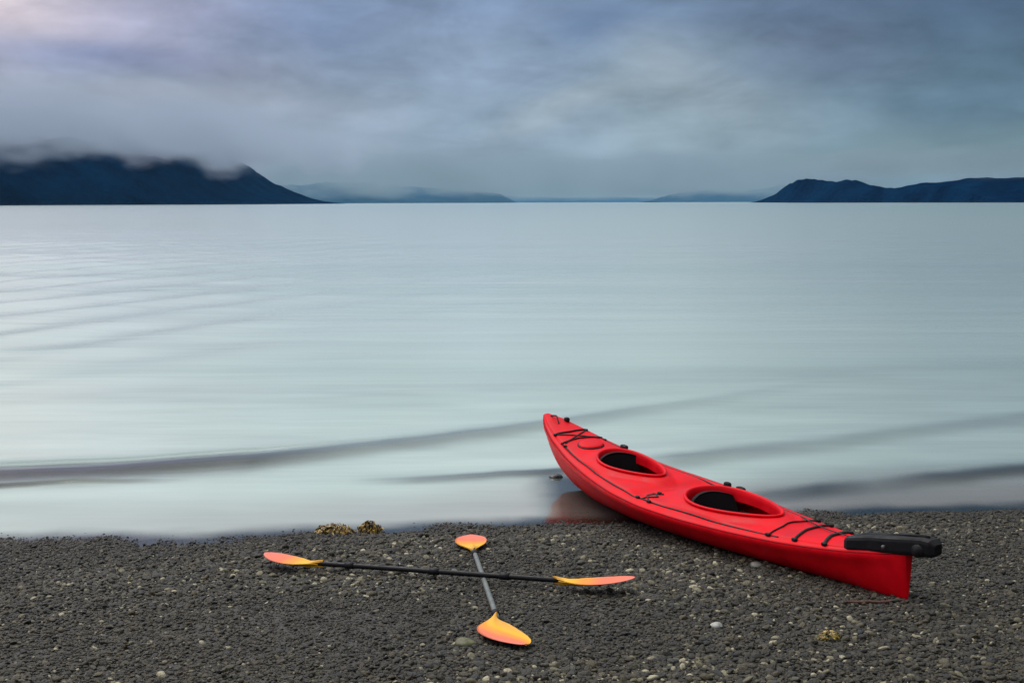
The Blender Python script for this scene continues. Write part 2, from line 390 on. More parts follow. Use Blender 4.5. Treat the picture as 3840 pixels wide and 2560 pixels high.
dd_ = gy - shore_y(gx); k = (dd_ < .45) | ((dd_ < .6) & (gx > 1.0)); gx, gy = gx[k], gy[k]
n = len(gx)
rad = np.exp(rng.normal(math.log(.0059), .46, n)); rad = np.clip(rad, .003, .020)
patch = fbm(gx * .9, gy * .9, 3, 71); rad *= 1 + .55 * patch
gzv = ground(gx, gy) + rad * rng.uniform(.0, .55, n)
tone_v = np.clip(rng.normal(.38, .25, n) + .20 * patch + (rng.random(n) < .012) * rng.uniform(.3, .6, n), 0, 1)
rad = rad * (1 - .5 * smooth(-.35, .05, gy - shore_y(gx))); gzv = ground(gx, gy) + rad * rng.uniform(.0, .55, n)
wet = smooth(.6, -.1, shore_y(gx) - gy); tone_v = tone_v * (1 - .45 * wet)
hue_v = np.clip(rng.normal(.5, .17, n) + .35 * np.maximum(0, fbm(gx * .6 + 4, gy * .8, 2, 81)), 0, 1)
me = bpy.data.meshes.new('gravel'); me.vertices.add(n)
me.vertices.foreach_set('co', np.stack([gx, gy, gzv], -1).astype(np.float32).reshape(-1))
def vattr(me, name, v):
    a = me.attributes.new(name, 'FLOAT_VECTOR', 'POINT'); a.data.foreach_set('vector', v.astype(np.float32).reshape(-1))
vattr(me, 'rot', np.stack([rng.normal(0, .35, n), rng.normal(0, .35, n), rng.uniform(0, 6.28, n)], -1))
vattr(me, 'scl', np.stack([rad * rng.uniform(.95, 1.6, n), rad * rng.uniform(.75, 1.1, n), rad * rng.uniform(.45, .8, n)], -1))
attr(me, 'tone', tone_v); attr(me, 'hue', hue_v)
a = me.attributes.new('variant', 'INT', 'POINT'); a.data.foreach_set('value', rng.integers(0, 6, n).astype(np.int32))
me.materials.append(mat_peb)
gravel = link('gravel', me, kind='stuff'); gravel['label'] = 'dark grey and olive gravel covering the beach'
ng = bpy.data.node_groups.new('gravel_nodes', 'GeometryNodeTree')
ng.interface.new_socket('Geometry', in_out='INPUT', socket_type='NodeSocketGeometry'); ng.interface.new_socket('Geometry', in_out='OUTPUT', socket_type='NodeSocketGeometry')
N, Lk = ng.nodes, ng.links
gi, go = N.new('NodeGroupInput'), N.new('NodeGroupOutput')
g2i = N.new('GeometryNodeGeometryToInstance')
for v in range(6):
    ico = N.new('GeometryNodeMeshIcoSphere'); ico.inputs['Radius'].default_value = 1; ico.inputs['Subdivisions'].default_value = 2
    nz = N.new('ShaderNodeTexNoise'); nz.noise_dimensions = '4D'; nz.inputs['W'].default_value = v * 7.3; nz.inputs['Scale'].default_value = .95; nz.inputs['Detail'].default_value = 1.5
    sb = N.new('ShaderNodeVectorMath'); sb.operation = 'SUBTRACT'; sb.inputs[1].default_value = (.5, .5, .5); Lk.new(nz.outputs['Color'], sb.inputs[0])
    sc = N.new('ShaderNodeVectorMath'); sc.operation = 'SCALE'; sc.inputs['Scale'].default_value = 1.1; Lk.new(sb.outputs[0], sc.inputs[0])
    spn = N.new('GeometryNodeSetPosition'); Lk.new(ico.outputs['Mesh'], spn.inputs['Geometry']); Lk.new(sc.outputs[0], spn.inputs['Offset'])
    sm_ = N.new('GeometryNodeSetMaterial'); sm_.inputs['Material'].default_value = mat_peb; Lk.new(spn.outputs[0], sm_.inputs[0])
    ss = N.new('GeometryNodeSetShadeSmooth'); Lk.new(sm_.outputs[0], ss.inputs[0])
    Lk.new(ss.outputs[0], g2i.inputs[0])
def named(nm, typ):
    q = N.new('GeometryNodeInputNamedAttribute'); q.data_type = typ; q.inputs['Name'].default_value = nm; return q.outputs['Attribute']
iop = N.new('GeometryNodeInstanceOnPoints'); Lk.new(gi.outputs[0], iop.inputs['Points']); Lk.new(g2i.outputs[0], iop.inputs['Instance'])
iop.inputs['Pick Instance'].default_value = True; Lk.new(named('variant', 'INT'), iop.inputs['Instance Index'])
Lk.new(named('rot', 'FLOAT_VECTOR'), iop.inputs['Rotation']); Lk.new(named('scl', 'FLOAT_VECTOR'), iop.inputs['Scale'])
Lk.new(iop.outputs[0], go.inputs[0])
gravel.modifiers.new('instances', 'NODES').node_group = ng

# ---------------------------------------------------------------- kayak
def interp_smooth(t, xs, ys):
    return np.polyval(np.polyfit(xs, ys, len(xs) - 1), t)
KL = 4.577
ST, BW = np.array([2.185, 7.03]), np.array([.298, 11.152]); AX = (BW - ST) / KL; NX = np.array([AX[1], -AX[0]])
TB = np.array([0, .03, .06, .1, .2, .3, .4, .5, .6, .7, .8, .9, .94, .97, 1.0]); BB = np.array([.022, .062, .094, .136, .235, .311, .372, .405, .385, .333, .272, .187, .140, .095, .03])
def dens(xs, ys):
    tt = np.linspace(0, 1, 401); v = np.interp(tt, xs, ys); k = np.ones(13) / 13
    return tt, np.convolve(np.pad(v, 6, mode='reflect', reflect_type='odd'), k, 'valid')
_tb, _vb = dens(TB, BB)
def beam(t): return np.maximum(.012, np.interp(t, _tb, _vb))
def sheer(t): return interp_smooth(t, [0, .2, .4, .6, .8, 1], [.425, .308, .272, .273, .342, .53])
_tk, _vk = dens([0, .04, .2, .4, .6, .75, .85, .92, .97, 1.0], [.165, .135, .09, .045, .0, -.02, .01, .09, .22, .40])
def keel(t): return np.interp(t, _tk, _vk)
HEEL = .06
def kp(s, y, z):
    """boat coordinates (metres from stern, metres right, height) -> world"""
    p = ST + AX * s + NX * y
    return (p[0], p[1], z + HEEL * y)
COCK = [(1.68, .46, .208), (3.06, .40, .172)]      # centre, half length, half width
def cr(s, y, ck):
    s0, a, w = ck; X = (s - s0) / a; Xc = np.clip(X, -1, 1.0)
    return np.sqrt(X ** 2 + (y / (w * (1 + .36 * Xc))) ** 2)
def deck_z(s, y):
    s = np.asarray(s, float); y = np.asarray(y, float); t = np.clip(s / KL, 0, 1); b = beam(t); u = np.clip(np.abs(y) / b, 0, 1)
    z = sheer(t) + .022 * np.sqrt(np.maximum(0, 1 - u ** 5)) * np.minimum(1, b / .1)
    z = z + .034 * (b / .4) * (1 - u ** 2)
    z = z - .010 * np.exp(-((u - .80) / .035) ** 2) * np.minimum(1, b / .15)
    for ck in COCK:
        r = cr(s, y, ck); z = z + .026 * smooth(1.50, 1.02, r)
    z = z - .03 * np.exp(-((s - 2.47 + .12 * y) / .10) ** 2) * smooth(.95, .6, u)
    return z
def hull_mat():
    m = plastic('red_polyethylene', (.74, .002, .010), .48, .09, .08, 5, coat=.0, spec=.10); nt = m.node_tree
    b = [n for n in nt.nodes if n.type == 'BSDF_PRINCIPLED'][0]; tc = [n for n in nt.nodes if n.type == 'TEX_COORD'][0].outputs['Object']
    src = b.inputs['Base Color'].links[0].from_socket
    sc1 = noise_of(nt, tc, 6, 5, .7, 1.5, (3, 3, 26)); sc2 = noise_of(nt, tc, 1.6, 3, .5); sp = nt.nodes.new('ShaderNodeSeparateXYZ'); nt.links.new(tc, sp.inputs[0])
    lowz = S(nt, sp.outputs[2]).ramp(.20, .02)
    f = sc1.ramp(.60, .72) * sc2.ramp(.42, .62) * (lowz * .6 + .30)
    c1 = cmix(nt, f, S(nt, src), (.55, .12, .11))
    dirt = noise_of(nt, tc, 22, 6, .75).ramp(.52, .70) * S(nt, sp.outputs[2]).ramp(.12, -.02) * .55
    c1 = cmix(nt, dirt, c1, (.06, .045, .035)); nt.links.new(c1.k, b.inputs['Base Color']); return m
mat_red = hull_mat()
# darker scuffed underside of the same plastic comes from wear, kept subtle
mat_black = plastic('black_plastic', (.004, .004, .005), .6, .1, .2, 12, spec=.25)
mat_seam = plastic('dark_red_seam', (.30, .002, .006), .6, .1, .1, 20, spec=.1)
mat_alu0 = plastic('dull_metal', (.12, .12, .12), .45, .1, .1, 30)
mat_cord = plastic('black_cord', (.015, .014, .014), .8, .2, .5, 60)
mat_web = plastic('black_foam_fabric', (.005, .004, .005), .9, .15, .5, 50, spec=.2)

kayak = link('kayak', None); kayak.location = kp(KL / 2, 0, float(ground(*(ST + AX * KL / 2))))
kayak['label'] = 'red two-seat sea kayak with its end in the shallow water'; kayak['category'] = 'kayak'
KM = Vector(kayak.location)
def kpart(name, V, F, mat, parent=None, sm=True):
    V = [Vector(v) - KM for v in V]; o = link(name, mesh(name, V, F, mat, sm)); o.parent = parent or kayak; return o
# hull
nT, nS = 130, 22
ts = np.linspace(0, 1, nT); P = np.zeros((nT, 2 * nS + 1, 3))
for i, t in enumerate(ts):
    b, s_, k_ = float(beam(t)), float(sheer(t)), float(keel(t)); k_ = min(k_, s_ - .05)
    ex = np.interp(t, [0, .08, .3, .7, .9, 1], [1.3, 1.55, 1.75, 1.75, 1.5, 1.3])
    for j in range(2 * nS + 1):
        th = math.pi * j / (2 * nS); cx, sn = math.cos(th), math.sin(th)
        y = b * (1.0 + .05 * math.sin(th) ** 2 * 0) * math.copysign(abs(cx) ** (2 / ex), cx)
        z = s_ - (s_ - k_) * sn ** (2 / ex)
        bulge = .012 * math.exp(-((s_ - z) / .035 - .6) ** 2) * min(1, b / .1)
        y += math.copysign(bulge, y) if abs(y) > 1e-6 else 0
        P[i, j] = kp(t * KL - (.035 * (1 - (s_ - z) / (s_ - k_)) if t < .01 else 0) * 0, y, z)
V = [Vector(p) - KM for p in P.reshape(-1, 3)]
hull = grid_mesh('hull', np.array([list(v) for v in V]).reshape(nT, 2 * nS + 1, 3), mat_red)
bm = bmesh.new(); bm.from_mesh(hull); bm.verts.ensure_lookup_table(); W = 2 * nS + 1
for i in (0, nT - 1):
    bm.faces.new([bm.verts[i * W + j] for j in (range(W) if i else range(W - 1, -1, -1))])
bmesh.ops.recalc_face_normals(bm, faces=bm.faces); bm.to_mesh(hull); bm.free()
ho = link('hull', hull, kayak)
# deck with two openings
nA, nB = 440, 81
sa = np.linspace(0, KL, nA); P = np.zeros((nA, nB, 3)); SY = np.zeros((nA, nB, 2))
for i, s_ in enumerate(sa):
    b = float(beam(s_ / KL)); uu = np.sin(np.linspace(-1, 1, nB) * math.pi / 2) * .35 + np.linspace(-1, 1, nB) * .65
    SY[i, :, 0] = s_; SY[i, :, 1] = b * uu
rr = np.min([cr(SY[..., 0], SY[..., 1], ck) for ck in COCK], 0)
inside = rr < .99
drop = inside[:-1, :-1] & inside[1:, :-1] & inside[:-1, 1:] & inside[1:, 1:]
edge = inside.copy()
for ck in COCK:
    r = cr(SY[..., 0], SY[..., 1], ck); m_ = (r < .99) & (r > .8)
    f = 1 / r[m_]; SY[m_, 0] = ck[0] + (SY[m_, 0] - ck[0]) * f; SY[m_, 1] *= f
Z_ = deck_z(SY[..., 0], SY[..., 1])
for i in range(nA):
    for j in range(nB): P[i, j] = kp(SY[i, j, 0], SY[i, j, 1], Z_[i, j])
Fk = []
for i in range(nA - 1):
    for j in range(nB - 1):
        if not (inside[i, j] and inside[i + 1, j] and inside[i, j + 1] and inside[i + 1, j + 1]):
            Fk.append((i * nB + j, i * nB + j + 1, (i + 1) * nB + j + 1, (i + 1) * nB + j))
dk = kpart('deck', P.reshape(-1, 3), Fk, mat_red)
bm = bmesh.new(); bm.from_mesh(dk.data); bmesh.ops.delete(bm, geom=[v for v in bm.verts if not v.link_faces], context='VERTS'); bm.to_mesh(dk.data); bm.free()
# coamings, seats
for ci, ck in enumerate(COCK):
    s0, a_, w_ = ck
    prof = [(-.004, -.065), (-.004, -.02), (-.002, .008), (.005, .016), (.012, .018), (.019, .016), (.023, .010), (.021, .004), (.014, .001), (.010, -.006), (.012, -.02)]
    nC = 110; V = []
    loop = [(s0 + a_ * math.cos(q), w_ * math.sin(q) * (1 + .36 * math.cos(q))) for q in [2 * math.pi * i / nC for i in range(nC)]]
    for i, (s_, y_) in enumerate(loop):
        s1, y1 = loop[(i + 1) % nC]; s2, y2 = loop[i - 1]; tx, ty = s1 - s2, y1 - y2; l = math.hypot(tx, ty); nx, ny = ty / l, -tx / l
        lift_ = .010 * smooth(.2, 1, (s_ - s0) / a_) 
        zb = float(deck_z(s_, y_ * .98)) + lift_ * 1.0
        for (o_, dz) in prof: V.append(kp(s_ + nx * o_, y_ + ny * o_, zb + dz - (lift_ if dz < 0 else 0)))
    m_ = len(prof); F = [(i * m_ + j, i * m_ + j + 1, ((i + 1) % nC) * m_ + j + 1, ((i + 1) % nC) * m_ + j) for i in range(nC) for j in range(m_ - 1)]
    co = kpart('cockpit_coaming', V, F, mat_red)
    # seat pan and back rest, at the broad end
    fl = float(keel(s0 / KL)) + .03
    sc_ = s0 + a_ * .38; V = []; nu, nv = 14, 14
    for i in range(nu + 1):
        for j in range(nv + 1):
            p_, q_ = i / nu * 2 - 1, j / nv * 2 - 1
            V.append(kp(sc_ - .20 + p_ * .40 * (1 - .12 * q_ * q_), q_ * .24 * (1 - .12 * p_ * p_), fl + .05 + .06 * abs(q_) ** 3 + .03 * abs(p_) ** 4))
    F = [(i * (nv + 1) + j, i * (nv + 1) + j + 1, (i + 1) * (nv + 1) + j + 1, (i + 1) * (nv + 1) + j) for i in range(nu) for j in range(nv)]
    seat = kpart('seat', V, F, mat_web)
    V = []
    for i in range(nu + 1):
        for j in range(nv + 1):
            p_, q_ = i / nu, j / nv * 2 - 1; sq = s0 - a_ * (1.1 - 2.3 * p_); wq = min(.22, float(beam(sq / KL)) * .62)
            V.append(kp(sq, q_ * wq, fl + .035 + .10 * abs(q_) ** 3))
    kpart('cockpit_shade_sheet', V, F, mat_web)  # black sheet added to imitate the shade inside the cockpit
    V = []; zt = float(deck_z(s0 + a_, 0)) - .0
    for side in (0, 1):
        for i in range(nu + 1):
            for j in range(nv + 1):
                q_ = j / nv * 2 - 1; h_ = i / nu
                V.append(kp(s0 + a_ * .66 + .05 * h_ - .07 * q_ * q_ + side * .03, q_ * .19 * (1 - .15 * h_ ** 3), fl + .08 + h_ * (zt - fl - .07 - .03 * q_ * q_)))
    G = (nu + 1) * (nv + 1); F = [tuple(G * sd + x for x in (i * (nv + 1) + j, i * (nv + 1) + j + 1, (i + 1) * (nv + 1) + j + 1, (i + 1) * (nv + 1) + j)) for sd in (0, 1) for i in range(nu) for j in range(nv)]
    rim_ = [j for j in range(nv + 1)] + [i * (nv + 1) + nv for i in range(1, nu + 1)] + [nu * (nv + 1) + j for j in range(nv - 1, -1, -1)] + [i * (nv + 1) for i in range(nu - 1, 0, -1)]
    F += [(rim_[q], rim_[(q + 1) % len(rim_)], G + rim_[(q + 1) % len(rim_)], G + rim_[q]) for q in range(len(rim_))]
    kpart('seat_back', V, F, mat_web, None)
def deck_path(pts, n=24, off=.004):
    out_ = []
    for i in range(len(pts) - 1):
        for k in range(n):
            f = k / n; s_ = pts[i][0] * (1 - f) + pts[i + 1][0] * f; u_ = pts[i][1] * (1 - f) + pts[i + 1][1] * f
            y_ = u_ * float(beam(s_ / KL)); out_.append(kp(s_, y_, float(deck_z(s_, y_)) + off))
    s_, u_ = pts[-1]; y_ = u_ * float(beam(s_ / KL)); out_.append(kp(s_, y_, float(deck_z(s_, y_)) + off)); return out_
for sg in (-1, 1):
    V, F = tube_geo(deck_path([(.95, .80 * sg), (1.7, .80 * sg), (2.4, .80 * sg), (3.1, .80 * sg), (3.95, .78 * sg)], 20), .0055, 8); kpart('deck_line', V, F, mat_cord)
for (s_a, s_b, s_c, r_) in [(1.02, 1.08, 1.10, .005), (.80, .89, .94, .009), (.57, .66, .70, .011), (3.92, 3.94, 3.92, .006), (4.12, 4.10, 4.12, .008)]:
    V, F = tube_geo(spline(deck_path([(s_a, -.86), (s_b, -.1), (s_c, .86)], 5, .006), 30), r_, 8); kpart('bungee_cord', V, F, mat_cord)
for pth in [[(2.26, -.84), (2.44, -.62), (2.30, -.48)], [(2.42, -.84), (2.28, -.62), (2.46, -.46)], [(3.9, -.7), (4.1, .7)], [(4.1, -.7), (3.9, .7)]]:
    V, F = tube_geo(deck_path(pth, 10), .006, 8); kpart('bungee_cord', V, F, mat_cord)
for sg in (-1, 1):
    V, F = tube_geo([kp(q * KL, sg * (float(beam(q)) + .003), float(sheer(q)) + .002) for q in np.linspace(.01, .985, 120)], .0045, 6); kpart('gunwale_seam', V, F, mat_seam)
def hatch(sc0, yc0, ra, rb):
    for nm, mat, prof in (('hatch_gasket', mat_black, [(1.10, -.002), (1.10, .006), (1.0, .008)]), ('hatch_cover', mat_red, [(1.0, .004), (.99, .012), (.9, .017), (.5, .020), (.08, .020)])):
        V = []; n_ = 40
        for r_, dz in prof:
            for k in range(n_):
                w = 2 * math.pi * k / n_; s_ = sc0 + ra * r_ * math.cos(w); y_ = yc0 + rb * r_ * math.sin(w); V.append(kp(s_, y_, float(deck_z(s_, y_)) + dz))
        F = [(i * n_ + k, i * n_ + (k + 1) % n_, (i + 1) * n_ + (k + 1) % n_, (i + 1) * n_ + k) for i in range(len(prof) - 1) for k in range(n_)]
        if nm == 'hatch_cover': F.append(tuple((len(prof) - 1) * n_ + k for k in range(n_)))
        kpart(nm, V, F, mat)
hatch(3.76, 0, .10, .10)
def fitting(s_, u_, sx=.022, sy=.012, sz=.012):
    y_ = u_ * float(beam(s_ / KL)); z_ = float(deck_z(s_, y_)); c0 = kp(s_, y_, z_ + sz * .6)
    bm = bmesh.new(); bmesh.ops.create_icosphere(bm, subdivisions=2, radius=1)
    for v in bm.verts:
        q = v.co; q = Vector([math.copysign(abs(x) ** .6, x) for x in q]); p = (AX * q.x * sx) + (NX * q.y * sy); v.co = Vector((c0[0] + p[0], c0[1] + p[1], c0[2] + q.z * sz)) - KM
    me = bpy.data.meshes.new('deck_fitting'); bm.to_mesh(me); bm.free(); me.materials.append(mat_black); link('deck_fitting', me, kayak)
for s_, u_ in [(.57, -.86), (.70, .86), (.80, -.86), (.94, .86), (1.02, -.86), (1.10, .86), (2.26, -.84), (2.42, -.84), (2.34, -.5), (3.86, -.78), (3.86, .78), (4.12, -.78), (4.12, .78)]: fitting(s_, u_)
for s_, u_, sx_ in [(2.12, .86, .05), (2.30, .86, .035), (3.62, .84, .05), (4.34, .6, .03)]: fitting(s_, u_, sx_, .02, .022)
# bow toggle and its loop
hb = kp(4.40, 0, float(deck_z(4.40, 0)) + .03)
V, F = tube_geo(spline([kp(4.30, -.02, float(deck_z(4.3, 0))), kp(4.36, -.01, hb[2] + .0), kp(4.42, .0, hb[2]), kp(4.50, 0, float(deck_z(4.5, 0)))], 12), .006, 8); kpart('carry_loop', V, F, mat_cord)
# rudder folded up over the end of the deck
def rud(s_, y_, z_): return kp(s_, y_, z_)
secs = [(.42, -.03, .398, .085, .040), (.39, -.03, .403, .090, .046), (.25, -.015, .428, .070, .050), (.08, -.005, .455, .056, .052), (-.02, .01, .470, .050, .052), (-.10, .03, .480, .052, .054), (-.155, .035, .482, .046, .050), (-.185, .035, .480, .026, .030)]
V = []; nR = 16
for (s_, yc, zc, hw, hh) in secs:
    for k in range(nR):
        w = 2 * math.pi * (k + .5) / nR; cx, sn = math.cos(w), math.sin(w)
        V.append(rud(s_, yc + hw * math.copysign(abs(cx) ** .45, cx), zc + hh * math.copysign(abs(sn) ** .45, sn)))
F = [(i * nR + k, i * nR + (k + 1) % nR, (i + 1) * nR + (k + 1) % nR, (i + 1) * nR + k) for i in range(len(secs) - 1) for k in range(nR)]
F += [tuple(range(nR)), tuple((len(secs) - 1) * nR + k for k in range(nR - 1, -1, -1))]
ru = kpart('rudder', V, F, mat_black, sm=False)
for s_ in (.30, .12):
    for yy in (-.055,):
        V, F = tube_geo([rud(s_, yy - .02, .445), rud(s_, yy - .034, .445)], .010, 10); kpart('bolt', V, F, mat_alu0, ru)
V, F = tube_geo([rud(.36, -.03, .452), rud(.2, -.01, .482), rud(.0, .01, .524), rud(-.12, .03, .536)], .009, 8); kpart('rudder_rib', V, F, mat_black, ru)
V, F = tube_geo([rud(-.09, -.035, .462), rud(-.09, .10, .462)], .036, 20); kpart('rudder_pivot', V, F, mat_black, ru)
V, F = tube_geo(deck_path([(.5, .18), (.9, .35), (1.2, .6)], 10, .012), .004, 8); kpart('rudder_line', V, F, mat_cord)

# ---------------------------------------------------------------- paddles
def blade_mat():
    m, nt, o = new_mat('blade_fade'); at = node(nt, 'ShaderNodeAttribute', _attribute_name='along'); f = S(nt, at.outputs['Fac'])
    tc = nt.nodes.new('ShaderNodeTexCoord'); n1 = noise_of(nt, tc.outputs['Object'], 14, 4, .6); n2 = noise_of(nt, tc.outputs['Object'], 3, 2)
    f2 = f + (n2 - .5) * .35
    cc = cramp(nt, f2, [(0, (.80, .40, .04)), (.25, (.88, .46, .012)), (.42, (.88, .32, .03)), (.62, (.86, .20, .09)), (1, (.85, .21, .15))])
    cc = cmix(nt, n1.ramp(.55, .8, 0, .25), cc, (.45, .2, .06))
    b = node(nt, 'ShaderNodeBsdfPrincipled', Base__Color=cc, Roughness=.45, Normal=bump(nt, n1, .08, .004)); b.inputs['Specular IOR Level'].default_value = .25
    nt.links.new(b.outputs[0], o.inputs[0]); return m
mat_blade = blade_mat()
mat_shaft = plastic('black_shaft', (.006, .006, .007), .45, .1, .1, 30, spec=.25)
mat_alu = plastic('grey_shaft', (.15, .165, .15), .4, .1, .1, 30)
def make_blade(base, dirv, nrm, length, width, parent, org, asym=.12, spoon=.03, tint=0.0, fade=1.0):
    """base: where the blade leaves the shaft; dirv along, nrm face normal"""
    dirv = Vector(dirv).normalized(); nrm = Vector(nrm); nrm = (nrm - dirv * nrm.dot(dirv)).normalized(); sd = dirv.cross(nrm)
    nu, nv = 28, 12; V = []; al = []
    hw_ = lambda f: float(np.interp(f, [0, .06, .13, .24, .38, .52, .66, .78, .88, .95, .985, 1], [.075, .10, .18, .46, .82, .98, 1.0, .92, .72, .46, .24, .05])) * width / 2
    for face in (1, -1):
        for i in range(nu + 1):
            f = 1 - (1 - i / nu) ** 1.25
            cen = width * asym * (f * f - .55 * math.sin(math.pi * f))
            for j in range(nv + 1):
                q = j / nv * 2 - 1; w = hw_(f); tk = (.014 * (1 - f) ** 1.5 + .004) * math.sqrt(max(.02, 1 - q * q)) + .007 * math.exp(-(q * w / .016) ** 2) * (1 - f)
                sp = spoon * (f ** 2 - .25 * math.sin(math.pi * f)) + .012 * q * q * math.sin(math.pi * f)
                V.append(Vector(base) + dirv * (f * length) + sd * (cen + q * w) + nrm * (sp + face * tk)); al.append(min(1, max(0, f * .95 * fade + q * tint)))
    G = (nu + 1) * (nv + 1)
    F = []
    for fc in (0, 1):
        for i in range(nu):
            for j in range(nv):
                q_ = [i * (nv + 1) + j, i * (nv + 1) + j + 1, (i + 1) * (nv + 1) + j + 1, (i + 1) * (nv + 1) + j]
                F.append(tuple(G * fc + x for x in (q_ if fc else q_[::-1])))
    rim_ = [j for j in range(nv + 1)] + [i * (nv + 1) + nv for i in range(1, nu + 1)] + [nu * (nv + 1) + j for j in range(nv - 1, -1, -1)] + [i * (nv + 1) for i in range(nu - 1, 0, -1)]
    F += [(rim_[(q + 1) % len(rim_)], rim_[q], G + rim_[q], G + rim_[(q + 1) % len(rim_)]) for q in range(len(rim_))]
    me = mesh('blade', [v - Vector(org) for v in V], F, mat_blade); attr(me, 'along', al)
    return link('blade', me, parent)
def paddle(A, B, nA_, nB_, shaft_mat, label, lenA, lenB, wid, rings, kwA, kwB):
    A, B = Vector(A), Vector(B); d = (B - A).normalized(); mid = (A + B) / 2
    root = link('kayak_paddle', None); root.location = mid; root['label'] = label; root['category'] = 'paddle'; root['group'] = 'paddles crossed on the gravel'
    a1, b1 = A + d * lenA, B - d * lenB
    a1 = a1; pts = [a1.lerp(b1, i / 12) for i in range(13)]
    def prt(name, V, F, mat): return link(name, mesh(name, [Vector(v) - mid for v in V], F, mat), root)
    V, F = tube_geo([a1 - d * .05] + pts + [b1 + d * .05], .0155, 16); prt('shaft', V, F, shaft_mat)
    L_ = (b1 - a1).length
    for r_ in rings:
        c_ = a1 + d * L_ * r_; V, F = tube_geo([c_ - d * .03, c_ - d * .028, c_ + d * .028, c_ + d * .03], [.0165, .021, .021, .0165], 16); prt('ferrule' if r_ == .5 else 'drip_ring', V, F, mat_black)
    make_blade(a1, -d, nA_, lenA, wid[0], root, mid, **kwA); make_blade(b1, d, nB_, lenB, wid[1], root, mid, **kwB)
    return root
def gz1(x, y): return float(ground(x, y))
paddle((-1.585, 8.05, .118), (.685, 7.22, .190), (-.05, .0, 1), (.0, .0, 1), mat_shaft,
       'paddle with black shaft lying on top across the other one', .44, .48, (.165, .165), (.12, .5, .80), dict(asym=.25, spoon=.03), dict(asym=-.25, spoon=.035))
paddle((-.30, 8.80, .066), (-.03, 6.14, .214), (.0, -.06, 1), (-.03, -.10, 1), mat_alu,
       'paddle with pale grey shaft pointing at the water, under the black-shafted one', .49, .56, (.215, .20), (.04, .97), dict(asym=.05, spoon=.012), dict(asym=-.47, spoon=.0, tint=.32, fade=.62))

# ---------------------------------------------------------------- single stones
def stone_mat(name, a, b_): 
    m = plastic(name, a, .6, .25, .6, 25); return m
def stone(name, x, y, r, flat, mat, label, cat='stone', sink=.3, seed=0, group=None, zoff=0.0):
    bm = bmesh.new(); bmesh.ops.create_icosphere(bm, subdivisions=3, radius=1); rs = np.random.default_rng(seed + 100); k = rs.uniform(.8, 1.25, 2)
    for v in bm.verts:
        n_ = float(fbm(v.co.x * 1.1 + seed, v.co.y * 1.1 + v.co.z * .7, 3, seed)); v.co *= 1 + .28 * n_; v.co = Vector((v.co.x * r * k[0], v.co.y * r * k[1], v.co.z * r * flat))
    me = bpy.data.meshes.new(name); bm.to_mesh(me); bm.free(); me.materials.append(mat); me.polygons.foreach_set('use_smooth', [True] * len(me.polygons))
    o = link(name, me); o.location = (x, y, gz1(x, y) + r * flat * (1 - sink * 2) + zoff); o.rotation_euler = (0, 0, rs.uniform(0, 6.28)); o['label'] = label; o['category'] = cat
    if group: o['group'] = group
    return o
m_grey = plastic('pale_stone', (.20, .20, .17), .65, .25, .7, 30); m_dark = plastic('dark_wet_stone', (.025, .026, .026), .3, .25, .7, 30)
m_olive = plastic('olive_stone', (.13, .13, .05), .6, .3, .7, 30); m_white = plastic('whitish_stone', (.42, .42, .38), .6, .15, .6, 30)
stone('stone', 1.515, 7.93, .040, .6, m_grey, 'rounded pale grey stone under the middle of the kayak hull', seed=1)
stone('stone', .37, 11.02, .062, .6, m_dark, 'small dark wet stone in the water beside the far tip of the kayak', seed=2, zoff=.082)
stone('stone', -.235, 6.27, .045, .5, m_olive, 'flat olive stone at the near edge of the beach below the paddles', seed=5)
stone('stone', -.36, 7.80, .030, .6, m_grey, 'small pale pebble below the black paddle shaft', seed=6)
stone('stone', 1.05, 6.55, .028, .6, m_white, 'small whitish stone on the gravel between paddle blade and kayak end', seed=7)

